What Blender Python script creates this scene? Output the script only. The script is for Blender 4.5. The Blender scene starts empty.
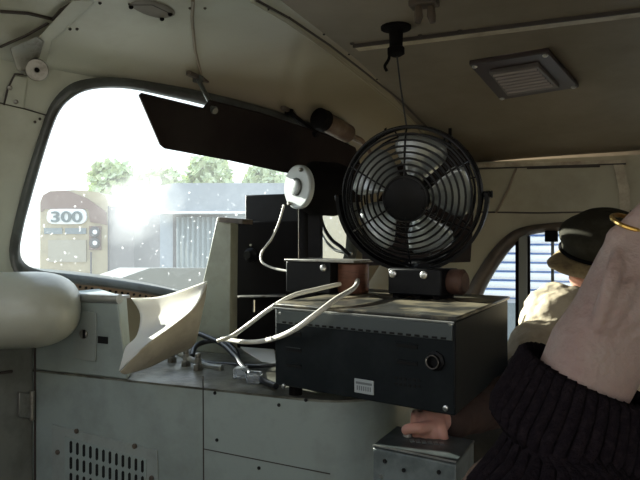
import bpy, bmesh, math, random
from mathutils import Vector, Matrix
from mathutils.geometry import tessellate_polygon
random.seed(7)
SC = bpy.context.scene
COL = SC.collection
R = math.radians

# ------------------------------------------------------------------ camera, world, sun, exposure
S = 1.25                      # metres per working unit
EYE = 1.6                     # eye height above the cab floor
cam = bpy.data.objects.new('camera', bpy.data.cameras.new('camera'))
COL.objects.link(cam)
cam.location = (0, 0, EYE); cam.rotation_euler = (R(90), 0, 0)
cam.data.sensor_width = 36; cam.data.lens = 36; cam.data.clip_start = 0.02; cam.data.clip_end = 400
SC.camera = cam
SC.view_settings.view_transform = 'Standard'
SC.view_settings.look = 'None'
SC.view_settings.gamma = 1
SC.view_settings.use_curve_mapping = False
SC.view_settings.exposure = 0.3

world = bpy.data.worlds.new('sky'); SC.world = world; world.use_nodes = True
wn = world.node_tree.nodes; wl = world.node_tree.links
bg = wn['Background']
tc = wn.new('ShaderNodeTexCoord'); sep = wn.new('ShaderNodeSeparateXYZ'); rmp = wn.new('ShaderNodeValToRGB')
wl.new(tc.outputs['Generated'], sep.inputs[0]); wl.new(sep.outputs['Z'], rmp.inputs[0]); wl.new(rmp.outputs[0], bg.inputs['Color'])
rmp.color_ramp.elements[0].position = 0.0; rmp.color_ramp.elements[0].color = (0.95, 0.97, 1.0, 1)
rmp.color_ramp.elements[1].position = 0.8; rmp.color_ramp.elements[1].color = (0.62, 0.74, 0.95, 1)
bg.inputs['Strength'].default_value = 1.7

SUN_TO = Vector((-0.80, 0.65, 0.35)).normalized()
sl = bpy.data.lights.new('sun', 'SUN'); sl.energy = 18.0; sl.angle = R(0.6); sl.color = (1.0, 0.95, 0.84)
sun = bpy.data.objects.new('sun', sl); COL.objects.link(sun)
sun.location = (0, 0, 20); sun.rotation_euler = SUN_TO.to_track_quat('Z', 'Y').to_euler()

# ------------------------------------------------------------------ geometry helpers (working units, eye at the origin)
Z = Vector((0, 0, 1))
U = Vector((-.92, .39, 0)).normalized()      # cab's forward direction
V = Vector((.39, .92, 0)).normalized()       # towards the engineer's side wall
def W(p): return Vector((p[0]*S, p[1]*S, p[2]*S + EYE))
def cab(u, v, z): return U*u + V*v + Z*z
def ray(px, py): return Vector(((px-320)/640, 1, (240-py)/640))
def at(px, py, t): return ray(px, py)*t
def onp(px, py, n, d): r = ray(px, py); return r*(d/n.dot(r))
def onv(px, py, v): return onp(px, py, V, v)
def onu(px, py, u): return onp(px, py, U, u)
def onz(px, py, z): return onp(px, py, Z, z)

WLOC = {}
def tag(o, label=None, cat=None, group=None, kind=None):
    if label: o['label'] = label
    if cat: o['category'] = cat
    if group: o['group'] = group
    if kind: o['kind'] = kind
    return o
def thing(name, label, cat, p, group=None, kind=None):
    o = bpy.data.objects.new(name, None); COL.objects.link(o); o.empty_display_size = .03
    o.location = W(p); WLOC[o.name] = W(p)
    return tag(o, label, cat, group, kind)
def place(name, me, parent, origin):
    o = bpy.data.objects.new(name, me); COL.objects.link(o)
    WLOC[o.name] = origin
    if parent: o.parent = parent; o.location = origin - WLOC[parent.name]
    else: o.location = origin
    return o

class MB:
    def __init__(s): s.v = []; s.f = []
    def add(s, vs, fs):
        k = len(s.v); s.v += [Vector(p) for p in vs]; s.f += [tuple(i+k for i in f) for f in fs]; return s
    def hexa(s, c):     # 8 corners: bottom 4 round, top 4 round
        return s.add(c, [(0,3,2,1),(4,5,6,7),(0,1,5,4),(1,2,6,5),(2,3,7,6),(3,0,4,7)])
    def box(s, o, a, b, c):
        o = Vector(o); return s.hexa([o, o+a, o+a+b, o+b, o+c, o+a+c, o+a+b+c, o+b+c])
    def cbox(s, m, a, b, c): return s.box(Vector(m)-(a+b+c)/2, a, b, c)
    def prism(s, poly, vec):
        n = len(poly); tri = tessellate_polygon([[Vector(p) for p in poly]])
        vs = [Vector(p) for p in poly] + [Vector(p)+vec for p in poly]
        fs = [tuple(t) for t in tri] + [tuple(i+n for i in reversed(t)) for t in tri] + [(i, (i+1)%n, (i+1)%n+n, i+n) for i in range(n)]
        return s.add(vs, fs)
    def holed(s, outer, holes, vec):
        loops = [[Vector(p) for p in outer]] + [[Vector(p) for p in h] for h in holes]
        flat = [p for l in loops for p in l]; n = len(flat)
        tri = tessellate_polygon(loops)
        fs = [tuple(t) for t in tri] + [tuple(i+n for i in reversed(t)) for t in tri]
        k = 0
        for l in loops:
            m = len(l)
            fs += [(k+i, k+(i+1)%m, k+(i+1)%m+n, k+i+n) for i in range(m)]; k += m
        return s.add(flat + [p+vec for p in flat], fs)
    def grid(s, rows, cu=False):
        m = len(rows[0]); vs = [p for r in rows for p in r]; fs = []
        for i in range(len(rows)-1):
            for j in range(m if cu else m-1):
                a = i*m+j; b = i*m+(j+1) % m; fs.append((a, b, b+m, a+m))
        return s.add(vs, fs)
    def loft(s, secs, n=20, e=1.0, cap=True, rib=None):   # secs: (centre, a vector, b vector)
        rows = []
        for (c, a, b) in secs:
            row = []
            for j in range(n):
                th = 2*math.pi*j/n; ct, st = math.cos(th), math.sin(th)
                x = math.copysign(abs(ct)**e, ct); y = math.copysign(abs(st)**e, st)
                k = 1 if not rib else 1 + rib[1]*math.cos(rib[0]*th)
                row.append(Vector(c)+Vector(a)*x*k+Vector(b)*y*k)
            rows.append(row)
        k = len(s.v); s.grid(rows, True)
        if cap: s.f += [tuple(range(k+n-1, k-1, -1)), tuple(range(k+n*(len(rows)-1), k+n*len(rows)))]
        return s
    def tube(s, path, r, n=8, closed=False, cap=True, flat=1.0):
        P = [Vector(p) for p in path]; m = len(P); rr = r if isinstance(r, (list, tuple)) else [r]*m
        T = []
        for i in range(m):
            if closed: d = P[(i+1) % m]-P[i-1]
            else: d = P[min(i+1, m-1)]-P[max(i-1, 0)]
            T.append(d.normalized() if d.length > 1e-9 else Vector((0, 0, 1)))
        a = T[0].orthogonal().normalized(); rows = []
        for i in range(m):
            a = (a - T[i]*a.dot(T[i])).normalized(); b = T[i].cross(a)
            rows.append([P[i]+(a*math.cos(2*math.pi*j/n)+b*flat*math.sin(2*math.pi*j/n))*rr[i] for j in range(n)])
        k = len(s.v)
        if closed: rows.append(rows[0])
        s.grid(rows, True)
        if cap and not closed: s.f += [tuple(range(k+n-1, k-1, -1)), tuple(range(k+n*(m-1), k+n*m))]
        return s
    def lathe(s, c, ax, prof, n=24):    # prof: (radius, height along ax)
        ax = Vector(ax).normalized(); a = ax.orthogonal().normalized(); b = ax.cross(a); c = Vector(c)
        rows = [[c+ax*h+(a*math.cos(2*math.pi*j/n)+b*math.sin(2*math.pi*j/n))*max(r, 1e-5) for j in range(n)] for r, h in prof]
        k = len(s.v); s.grid(rows, True)
        s.f += [tuple(range(k+n-1, k-1, -1)), tuple(range(k+n*(len(rows)-1), k+n*len(rows)))]
        return s
    def ball(s, c, a, b, d, n=18, m=10):
        c = Vector(c); rows = []
        for i in range(m+1):
            ph = math.pi*(i/m-.5); k = max(math.cos(ph), 1e-4)
            rows.append([c+d*math.sin(ph)+(a*math.cos(2*math.pi*j/n)+b*math.sin(2*math.pi*j/n))*k for j in range(n)])
        return s.grid(rows, True)
    def ring(s, c, ax, rad, r, n=40, m=6):
        ax = Vector(ax).normalized(); a = ax.orthogonal().normalized(); b = ax.cross(a); c = Vector(c)
        return s.tube([c+(a*math.cos(2*math.pi*j/n)+b*math.sin(2*math.pi*j/n))*rad for j in range(n)], r, m, closed=True)
    def build(s, name, m, parent=None, label=None, cat=None, group=None, kind=None, bevel=0, seg=2, smooth=40, solid=0, remesh=0, smoothit=0, disp=None, sub=0):
        wv = [W(p) for p in s.v]
        lo = Vector([min(p[i] for p in wv) for i in range(3)]); hi = Vector([max(p[i] for p in wv) for i in range(3)])
        org = Vector(((lo.x+hi.x)/2, (lo.y+hi.y)/2, lo.z))
        me = bpy.data.meshes.new(name); me.from_pydata([p-org for p in wv], [], s.f)
        bm = bmesh.new(); bm.from_mesh(me); bmesh.ops.recalc_face_normals(bm, faces=bm.faces); bm.to_mesh(me); bm.free()
        me.materials.append(m)
        if smooth:
            for p in me.polygons: p.use_smooth = True
            me.set_sharp_from_angle(angle=R(smooth))
        o = place(name, me, parent, org)
        if solid:
            md = o.modifiers.new('s', 'SOLIDIFY'); md.thickness = solid*S; md.offset = 0
        if remesh:
            md = o.modifiers.new('r', 'REMESH'); md.mode = 'VOXEL'; md.voxel_size = remesh; md.use_smooth_shade = True
        if smoothit:
            md = o.modifiers.new('sm', 'SMOOTH'); md.factor = .5; md.iterations = smoothit
        if sub:
            md = o.modifiers.new('sb', 'SUBSURF'); md.levels = sub; md.render_levels = sub
        if disp:
            tx = bpy.data.textures.new(name, 'CLOUDS'); tx.noise_scale = disp[0]
            md = o.modifiers.new('d', 'DISPLACE'); md.texture = tx; md.strength = disp[1]; md.mid_level = .5
        if bevel:
            md = o.modifiers.new('b', 'BEVEL'); md.width = bevel*S; md.segments = seg; md.limit_method = 'ANGLE'; md.angle_limit = R(35)
        return tag(o, label, cat, group, kind)

def spline(pts, n=6, closed=False):
    P = [Vector(p) for p in pts]; m = len(P); out = []
    for i in range(m if closed else m-1):
        if closed: a, b, c, d = P[i-1], P[i], P[(i+1) % m], P[(i+2) % m]
        else: a, b, c, d = P[max(i-1, 0)], P[i], P[i+1], P[min(i+2, m-1)]
        for k in range(n):
            t = k/n
            out.append(.5*((2*b)+(c-a)*t+(2*a-5*b+4*c-d)*t*t+(3*b-a-3*c+d)*t**3))
    if not closed: out.append(P[-1])
    return out
def sp2(pts, n=5, closed=False):
    return [(p.x, p.y) for p in spline([(a, b, 0) for a, b in pts], n, closed)]

# ------------------------------------------------------------------ materials
def mat(name, col, rough=.5, metal=0, col2=None, scale=8, lo=.45, hi=.65, bump=0, bscale=40, spec=.5, detail=6, aniso=None, sss=0, trans=0):
    m = bpy.data.materials.new(name); m.use_nodes = True; nt = m.node_tree; n = nt.nodes; l = nt.links
    b = n['Principled BSDF']; b.inputs['Base Color'].default_value = (*col, 1); b.inputs['Roughness'].default_value = rough
    b.inputs['Metallic'].default_value = metal; b.inputs['Specular IOR Level'].default_value = spec
    if sss: b.inputs['Subsurface Weight'].default_value = sss; b.inputs['Subsurface Scale'].default_value = .01
    if trans: b.inputs['Transmission Weight'].default_value = trans
    t = n.new('ShaderNodeTexCoord')
    if col2:
        mp = n.new('ShaderNodeMapping'); l.new(t.outputs['Object'], mp.inputs[0])
        if aniso: mp.inputs['Scale'].default_value = aniso
        ns = n.new('ShaderNodeTexNoise'); ns.inputs['Scale'].default_value = scale; ns.inputs['Detail'].default_value = detail; ns.inputs['Roughness'].default_value = .65
        l.new(mp.outputs[0], ns.inputs['Vector'])
        r = n.new('ShaderNodeValToRGB'); r.color_ramp.elements[0].position = lo; r.color_ramp.elements[1].position = hi
        r.color_ramp.elements[0].color = (*col, 1); r.color_ramp.elements[1].color = (*col2, 1)
        l.new(ns.outputs['Fac'], r.inputs[0]); l.new(r.outputs[0], b.inputs['Base Color'])
    if bump:
        nb = n.new('ShaderNodeTexNoise'); nb.inputs['Scale'].default_value = bscale; nb.inputs['Detail'].default_value = 4
        l.new(t.outputs['Object'], nb.inputs['Vector'])
        bp = n.new('ShaderNodeBump'); bp.inputs['Strength'].default_value = bump; bp.inputs['Distance'].default_value = .01
        l.new(nb.outputs['Fac'], bp.inputs['Height']); l.new(bp.outputs[0], b.inputs['Normal'])
    return m
M = {}
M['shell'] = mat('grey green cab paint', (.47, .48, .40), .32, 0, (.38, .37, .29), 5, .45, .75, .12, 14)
def brown_blend(m, col):     # paint turns browner towards the engineer's side, past the panel joint
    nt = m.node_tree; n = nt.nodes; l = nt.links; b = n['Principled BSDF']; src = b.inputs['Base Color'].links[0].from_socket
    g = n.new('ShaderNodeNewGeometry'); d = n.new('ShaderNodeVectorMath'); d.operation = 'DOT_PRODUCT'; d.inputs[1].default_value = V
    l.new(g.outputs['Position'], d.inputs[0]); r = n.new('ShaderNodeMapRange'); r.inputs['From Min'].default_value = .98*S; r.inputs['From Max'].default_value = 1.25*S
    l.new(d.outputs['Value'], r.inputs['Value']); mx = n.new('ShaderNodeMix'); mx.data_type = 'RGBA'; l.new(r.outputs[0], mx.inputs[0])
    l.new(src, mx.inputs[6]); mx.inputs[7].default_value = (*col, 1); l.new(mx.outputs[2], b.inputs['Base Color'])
brown_blend(M['shell'], (.27, .235, .165))
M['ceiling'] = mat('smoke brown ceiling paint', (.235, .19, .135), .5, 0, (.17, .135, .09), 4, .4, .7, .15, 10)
M['sidewall'] = mat('drab olive side paint', (.38, .35, .25), .5, 0, (.28, .25, .17), 5, .4, .75, .12, 14)
M['console'] = mat('blue grey console steel paint', (.31, .36, .335), .42, 0, (.22, .25, .23), 9, .45, .8, .1, 30)
M['plate'] = mat('console cover plate paint', (.31, .345, .32), .4, 0, (.22, .24, .22), 12, .5, .8)
M['console_top'] = mat('worn console top', (.20, .20, .165), .35, .3, (.07, .065, .05), 10, .4, .6, .2, 40)
M['floor'] = mat('dark cab floor', (.05, .045, .04), .8, 0, (.09, .08, .07), 6)
M['seam'] = mat('dark seam', (.045, .035, .03), .7)
M['rib'] = mat('seam strip paint', (.50, .44, .32), .5, 0, (.26, .20, .14), 14, .4, .7)
M['gasket'] = mat('window rubber', (.085, .095, .09), .32, 0, (.05, .05, .045), 9)
M['gasketbr'] = mat('brown window rubber', (.10, .075, .055), .5, 0, (.05, .04, .03), 9)
M['black'] = mat('black enamel', (.005, .005, .006), .42, 0, (.009, .009, .010), 14, spec=.18)
M['blackmatte'] = mat('matt black', (.005, .004, .004), .8, spec=.1)
M['visor'] = mat('dark brown visor board', (.014, .009, .008), .8, 0, (.02, .015, .013), 7, spec=.12)
M['wire'] = mat('black cage wire', (.006, .006, .007), .3, spec=.25)
M['blade'] = mat('grey fan blade', (.44, .47, .47), .25, .5)
M['heater'] = mat('charcoal box paint', (.011, .014, .016), .42, 0, (.018, .022, .024), 18, .45, .7, spec=.15)
M['heatertop'] = mat('scuffed box top', (.055, .055, .05), .3, .2, (.30, .26, .18), 9, .45, .6, .1, 50)
M['slot'] = mat('slot void', (.004, .004, .004), .9)
M['steel'] = mat('bright steel', (.62, .62, .60), .28, .9, (.35, .34, .32), 25)
M['dullsteel'] = mat('dull steel', (.33, .32, .29), .4, .8, (.14, .12, .10), 20)
M['ruststeel'] = mat('dark worn steel', (.10, .09, .08), .5, .5)
M['alu'] = mat('aluminium lip', (.55, .56, .55), .3, .7, (.4, .4, .38), 10)
M['white'] = mat('white enamel disc', (.46, .49, .48), .4)
M['paper'] = mat('white paper', (.88, .87, .83), .8)
_n = M['paper'].node_tree.nodes; _l = M['paper'].node_tree.links
_t = _n.new('ShaderNodeBsdfTranslucent'); _t.inputs[0].default_value = (.85, .83, .76, 1); _x = _n.new('ShaderNodeMixShader'); _x.inputs[0].default_value = .5
_l.new(_n['Principled BSDF'].outputs[0], _x.inputs[1]); _l.new(_t.outputs[0], _x.inputs[2]); _l.new(_x.outputs[0], _n['Material Output'].inputs[0])
M['papershade'] = mat('shaded tan paper', (.56, .49, .37), .8, 0, (.42, .35, .26), 9)  # tan tone holds the shade under the white sheet
M['cablewhite'] = mat('white cable sheath', (.78, .75, .66), .45)
M['cableblack'] = mat('black cable sheath', (.015, .016, .018), .4)
M['hose'] = mat('grey hose', (.24, .25, .23), .45)
M['copper'] = mat('copper coil', (.16, .065, .04), .5, .3, (.09, .035, .02), 20, aniso=(1, 1, 6))
M['label'] = mat('label plate', (.42, .46, .47), .35)
M['labelink'] = mat('label ink', (.16, .18, .19), .5)
M['clear'] = mat('clear plastic', (.75, .82, .88), .12, 0, trans=.75)
M['lens'] = mat('ribbed lamp lens', (.30, .26, .25), .25)
M['lampframe'] = mat('dark lamp frame', (.035, .022, .022), .4)
M['motor'] = mat('brown wiper motor', (.11, .07, .045), .5, .2, (.20, .15, .10), 14)
M['pedestal'] = mat('grey green pedestal paint', (.17, .20, .20), .4, 0, (.10, .12, .12), 16)
M['pedtop'] = mat('worn dark pedestal lid', (.05, .06, .06), .4, .2, (.10, .11, .11), 22)
M['skin'] = mat('skin', (.27, .205, .175), .6, 0, (.23, .15, .13), 22, .4, .7, .25, 160, sss=.1)
M['skinred'] = mat('reddened skin', (.52, .27, .21), .5, sss=.15)  # redder skin tone of the seated person
M['gold'] = mat('gold', (.9, .62, .22), .2, 1)
M['sweater'] = mat('black ribbed knit', (.008, .006, .008), .95, 0, (.015, .011, .013), 200, spec=.05, bump=.4, bscale=500)
M['tweed'] = mat('tan tweed', (.17, .115, .085), .9, 0, (.06, .04, .03), 130, .4, .6, .5, 400)
M['jacket'] = mat('beige cotton jacket', (.50, .42, .30), .8, 0, (.40, .32, .22), 14, bump=.25, bscale=60)
M['sleeve'] = mat('shaded brown sleeve', (.045, .022, .016), .85, 0, (.025, .013, .01), 14)  # brown darkened to hold the shade on the jacket sleeve
M['cap'] = mat('dark olive cap', (.030, .027, .018), .85, 0, (.045, .04, .028), 30, spec=.15)
M['brim'] = mat('sunlit tan cap visor', (.30, .22, .11), .6, 0, (.16, .11, .06), 30)  # tan includes the sun's gold on the visor top
M['maroon'] = mat('dark maroon vinyl', (.06, .018, .015), .45)
M['trouser'] = mat('dark trousers', (.02, .022, .03), .9)
M['hair'] = mat('dark hair', (.03, .02, .015), .8)
# outdoors
M['ground'] = mat('gravel', (.28, .26, .23), .9, 0, (.18, .17, .15), 3)
M['locotan'] = mat('faded tan locomotive paint', (.42, .36, .24), .6, 0, (.34, .29, .20), 1.2)
M['locobrown'] = mat('brown locomotive paint', (.20, .13, .11), .6)
M['locoside'] = mat('grey locomotive side', (.26, .25, .25), .6)
M['numwhite'] = mat('white number board', (.80, .82, .82), .5)
M['numdark'] = mat('number paint', (.09, .13, .14), .5)
M['winglass'] = mat('dark glazing', (.16, .20, .22), .2)
M['shed'] = mat('pale blue grey shed', (.36, .40, .44), .7, 0, (.31, .35, .39), 1)
M['sheddark'] = mat('shed door frame', (.09, .09, .10), .7)
M['shutter'] = mat('grey corrugated door', (.24, .28, .28), .6)
M['vanwhite'] = mat('white van side', (.80, .82, .84), .5)
M['leaf'] = mat('leaves', (.42, .50, .28), .8, 0, (.68, .74, .52), 1.5)
M['bark'] = mat('bark', (.1, .07, .05), .9)
M['carwhite'] = mat('bright coach side', (.86, .88, .92), .4)
M['carblue'] = mat('blue coach stripe', (.08, .17, .42), .5)
M['carband'] = mat('grey coach band', (.50, .54, .60), .5)

GLAREC = onp(142, 205, U + V*.4 + Z*.625, 1.5375)  # centre of the sun glare put into the glass film
def glass_mat(name, dust, glare):
    m = bpy.data.materials.new(name); m.use_nodes = True; nt = m.node_tree; n = nt.nodes; l = nt.links
    n.remove(n['Principled BSDF']); out = n['Material Output']
    tr = n.new('ShaderNodeBsdfTransparent'); tr.inputs[0].default_value = (.93, .97, .97, 1)
    df = n.new('ShaderNodeBsdfTranslucent'); df.inputs[0].default_value = (.80, .84, .86, 1)
    gl = n.new('ShaderNodeBsdfGlossy'); gl.inputs['Roughness'].default_value = .05
    t = n.new('ShaderNodeTexCoord'); ns = n.new('ShaderNodeTexNoise'); ns.inputs['Scale'].default_value = 3.2; ns.inputs['Detail'].default_value = 3
    l.new(t.outputs['Object'], ns.inputs['Vector']); ns.inputs['Scale'].default_value = 9
    g = n.new('ShaderNodeNewGeometry'); ds = n.new('ShaderNodeVectorMath'); ds.operation = 'DISTANCE'; ds.inputs[1].default_value = W(GLAREC)
    l.new(g.outputs['Position'], ds.inputs[0]); am = n.new('ShaderNodeMath'); am.operation = 'MULTIPLY_ADD'; am.inputs[1].default_value = .12; l.new(ns.outputs['Fac'], am.inputs[0]); l.new(ds.outputs['Value'], am.inputs[2])
    mr = n.new('ShaderNodeMapRange'); mr.interpolation_type = 'SMOOTHSTEP'; mr.inputs['From Min'].default_value = .22; mr.inputs['From Max'].default_value = .10
    mr.inputs['To Min'].default_value = dust; mr.inputs['To Max'].default_value = glare; l.new(am.outputs[0], mr.inputs['Value'])
    n2 = n.new('ShaderNodeTexNoise'); n2.inputs['Scale'].default_value = 70; n2.inputs['Detail'].default_value = 2; l.new(t.outputs['Object'], n2.inputs['Vector'])
    m2 = n.new('ShaderNodeMapRange'); m2.inputs['From Min'].default_value = .69; m2.inputs['From Max'].default_value = .76; m2.inputs['To Max'].default_value = .22; l.new(n2.outputs['Fac'], m2.inputs['Value'])
    ad = n.new('ShaderNodeMath'); ad.operation = 'ADD'; l.new(mr.outputs[0], ad.inputs[0]); l.new(m2.outputs[0], ad.inputs[1])
    mx = n.new('ShaderNodeMixShader'); l.new(ad.outputs[0], mx.inputs[0]); l.new(tr.outputs[0], mx.inputs[1]); l.new(df.outputs[0], mx.inputs[2])
    m3 = n.new('ShaderNodeMixShader'); m3.inputs[0].default_value = .03; l.new(mx.outputs[0], m3.inputs[1]); l.new(gl.outputs[0], m3.inputs[2])
    l.new(m3.outputs[0], out.inputs['Surface'])
    return m
M['glass'] = glass_mat('dusty windshield glass with glare', .022, .085)
M['sideglass'] = glass_mat('side window glass', .02, .06)

# ------------------------------------------------------------------ the cab's shell
VW, VL, UB, ZF = 2.25, -.55, -1.5, -EYE/S
def zc(v): return .42 - (.15*((v-1.3)/.95)**2 if v > 1.3 else 0)
def uP(v, z): return 1.5375 - .4*v - .625*z          # windshield plane
NP = (U + V*.4 + Z*.625)
def onP(px, py, off=0): return onp(px, py, NP, 1.5375-off)
def z0(v): return zc(v)-.09
def prof(v, n=9):
    a, c = z0(v), zc(v); u0 = uP(v, a); us = min(.5, u0-.03)
    P0 = Vector((u0, a)); P1 = Vector((u0-.625*.055, a+.055)); P2 = Vector((us+.45*(u0-us), c)); P3 = Vector((us, c))
    return [((1-t)**3*P0+3*t*(1-t)**2*P1+3*t*t*(1-t)*P2+t**3*P3) for t in [k/n for k in range(n+1)]]
def inside(p):
    u, v, z = p.dot(U), p.dot(V), p.z
    if z > zc(v) or v > VW: return False
    if z <= z0(v): return u < uP(v, z)
    pr = prof(v, 14)
    for a, b in zip(pr, pr[1:]):
        if a.y <= z <= b.y+1e-9:
            k = (z-a.y)/max(b.y-a.y, 1e-9); return u < a.x+(b.x-a.x)*k
    return u < pr[-1].x
def hit(px, py, off=0):
    r = ray(px, py); lo = .3; t = .3
    while inside(r*t) and t < 5: lo = t; t += .03
    hi = t
    for _ in range(18):
        m = (lo+hi)/2
        if inside(r*m): lo = m
        else: hi = m
    return r*(lo-off)

win_in = sp2([(25,263),(20,250),(24,225),(32,195),(42,160),(52,128),(60,110),(70,99),(85,91),(105,88),(130,89),(165,96),(200,104),(250,118),(300,135),(335,150),(345,175),(347,215),(342,262),(318,292),(280,302),(240,301),(205,297),(160,287),(110,279),(70,274),(40,270)], 3, True)
win_mid = sp2([(14,272),(9,250),(14,222),(22,190),(32,156),(43,122),(51,103),(64,88),(80,80),(105,77),(130,78),(167,84),(203,91),(254,104),(306,121),(345,138),(357,172),(358,215),(353,265),(325,305),(283,314),(238,311),(203,306),(157,295),(107,286),(66,282),(33,281)], 3, True)

# flat lower part with the windshield opening
m = MB()
vs = [.3+(2.22-.3)*k/16 for k in range(17)]
outer = [cab(uP(v, z0(v)), v, z0(v)) for v in vs] + [cab(uP(2.22, -.5), 2.22, -.5), cab(uP(.3, -.5), .3, -.5)]
mid_in = [((a[0]*.6+b[0]*.4), (a[1]*.6+b[1]*.4)) for a, b in zip(win_in, win_mid)]
m.holed(outer, [[onP(*p) for p in mid_in]], NP.normalized()*.03)
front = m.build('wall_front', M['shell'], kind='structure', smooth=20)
m = MB()
rows = [[cab(q.x, v, q.y) for q in prof(v, 12)] for v in [.3+(2.25-.3)*k/24 for k in range(25)]]
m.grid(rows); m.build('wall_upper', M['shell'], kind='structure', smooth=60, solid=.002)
# ceiling
m = MB()
vv = [VL+(1.3-VL)*k/4 for k in range(4)]+[1.3+(VW-1.3)*k/12 for k in range(13)]
m.grid([[cab(min(.5, uP(v, z0(v))-.03), v, zc(v)), cab(UB, v, zc(v))] for v in vv])
m.build('ceiling', M['ceiling'], kind='structure', smooth=60, solid=.002)
# side wall with the window
sw_in = sp2([(478,330),(479,305),(486,286),(499,264),(513,246),(530,235),(560,231),(600,230),(660,230),(690,232),(700,250),(700,380),(690,395),(600,396),(500,396),(482,385)], 4, True)
m = MB()
m.holed([cab(1.0, VW, zc(VW)+.02), cab(UB, VW, zc(VW)+.02), cab(UB, VW, ZF), cab(1.0, VW, ZF)], [[onv(p[0], p[1], VW) for p in sw_in]], V*.04)
m.build('wall_right', M['sidewall'], kind='structure', smooth=20)
MB().box(cab(1.0, VW-.012, ZF), U*-2.5, V*.01, Z*(-.52-ZF)).build('shade_panel_right', M['floor'], kind='structure', smooth=0)  # dark sheet added to darken the lower wall
# floor, back and left walls
MB().box(cab(UB, VL, ZF-.03), U*(2.9), V*(VW-VL), Z*.03).build('floor', M['floor'], kind='structure', smooth=0)
def wall_hole(name, o, a, b, holes, t, m_):
    mb = MB(); c = [o, o+a, o+a+b, o+b]
    hs = [[o+a*x0+b*y0, o+a*x1+b*y0, o+a*x1+b*y1, o+a*x0+b*y1] for x0, y0, x1, y1 in holes]
    return mb.holed(c, hs, t).build(name, m_, kind='structure', smooth=0)
wall_hole('wall_left', cab(UB, VL, ZF), U*2.9, Z*(.42-ZF), [(.18, .60, .62, .93)], V*-.04, M['sidewall'])
wall_hole('wall_back', cab(UB, VL, ZF), V*(VW-VL), Z*(.44-ZF), [(.35, .62, .62, .90)], U*-.04, M['sidewall'])
MB().box(cab(1.09, VL, ZF), V*(1.57), Z*(1.16), U*.03).build('wall_nose', M['console'], kind='structure', smooth=0)
wall_hole('wall_nose_upper', cab(1.12, VL, -.12), V*(.88), Z*(.56), [(.15, .1, .9, .85)], U*.03, M['shell'])

# windshield
w1 = thing('window_1', None, None, onP(180, 190), kind='structure')
n0 = -NP.normalized()
m = MB(); hs = [(0, 0), (.2, .010), (.45, .016), (.75, .015), (.95, .008), (1, 0)]
rows = []
for a, b in zip(win_in, win_mid):
    A, B = onP(*a), onP(*b); rows.append([A+(B-A)*k+n0*(h+.001) for k, h in hs])
rows.append(rows[0]); m.grid(rows); m.build('window_frame', M['gasket'], w1, smooth=50)
m = MB(); m.prism([onP(p[0], p[1], -.012) for p in mid_in], NP.normalized()*.0015); m.build('pane', M['glass'], w1, smooth=0)
# perforated strip below the windshield
m = MB(); a = [onP(x, y, .012) for x, y in ((62,280),(107,284),(157,293),(203,304),(205,314),(157,303),(107,294),(64,290))]
m.prism(a, n0*.004); st = m.build('trim_1', mat('tan defroster strip', (.30, .21, .14), .6), kind='structure')
m = MB()
for k in range(15):
    x = 80+k*6; m.cbox(onP(x, 287.0+(x-80)*.14, .018), V*.006, U*.003, Z*.006)
m.build('trim_2', M['slot'], kind='structure')
# side window
w2 = thing('window_2', None, None, onv(560, 300, VW), kind='structure')
so = []
for x, y in sw_in:
    dx, dy = x-590, y-310; L = math.hypot(dx, dy); k = 1
    so.append((x+dx/L*14*(.9 if x > 560 else 1.15), y+dy/L*(9 if y < 280 else 12)))
m = MB(); rows = []
for a, b in zip(sw_in, so):
    A, B = onv(a[0], a[1], VW), onv(b[0], b[1], VW); rows.append([A+V*.03]+[A+(B-A)*k-V*(h*1.3+.001) for k, h in hs])
rows.append(rows[0]); m.grid(rows); m.build('window_frame', M['gasketbr'], w2, smooth=50)
MB().prism([onv(p[0], p[1], VW+.02) for p in sw_in], V*.0015).build('pane', M['sideglass'], w2, smooth=0)
a = onv(519, 233, VW); b = onv(527.5, 233, VW)
MB().box(a-V*.012, b-a, V*.03, Z*-.62).build('window_post', mat('grey window post', (.20, .21, .19), .45), w2, bevel=.003)
for x0, x1 in ((515.5, 518.5), (527.5, 530)):
    a = onv(x0, 236, VW); b = onv(x1, 236, VW)
    MB().box(a-V*.004, b-a, V*.02, Z*-.62).build('weather_strip', M['blackmatte'], w2)
a = onv(545, 231, VW); b = onv(558, 231, VW)
MB().box(a-V*.02, b-a, V*.03, Z*-.036).build('window_latch', M['blackmatte'], w2, bevel=.003)
a = onv(551, 238, VW); b = onv(554, 238, VW)
MB().box(a-V*.002, b-a, V*.012, Z*-.5).build('sash_edge', mat('grey sash edge', (.16, .17, .17), .5), w2)

# seams and strips
def seam(pts, r=.0016, mt='seam', name='trim_3', n=8, off=.003):
    P = []
    for (a, b) in zip(pts, pts[1:]):
        for k in range(n): P.append(hit(a[0]+(b[0]-a[0])*k/n, a[1]+(b[1]-a[1])*k/n, off))
    P.append(hit(*pts[-1], off))
    return MB().tube(P, r, 6).build(name, M[mt], kind='structure')
seam([(257,0),(290,18),(330,45),(365,72),(400,100),(430,130)], .0032, 'seam', 'trim_3')
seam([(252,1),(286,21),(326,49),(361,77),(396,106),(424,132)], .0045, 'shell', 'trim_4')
m = MB(); P = [cab(.5-.03, 1.292, .42), cab(-1.2, 1.292, .42)]
m.box(P[0]+Z*-.006, U*-1.6, V*.035, Z*.006).build('trim_5', M['rib'], kind='structure', bevel=.001)
MB().box(cab(.47, 1.288, .412), U*-1.6, V*.006, Z*.008).build('trim_6', M['seam'], kind='structure')
seam([(0,11),(28,13),(53,19)], .0035, 'seam', 'trim_7'); seam([(53,19),(62,9),(80,-2)], .003, 'seam', 'trim_8')
seam([(0,47),(25,36),(48,23)], .0025, 'seam', 'trim_9')
seam([(193,0),(192,20),(195,50),(201,74)], .0035, 'ceiling', 'trim_10')
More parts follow.
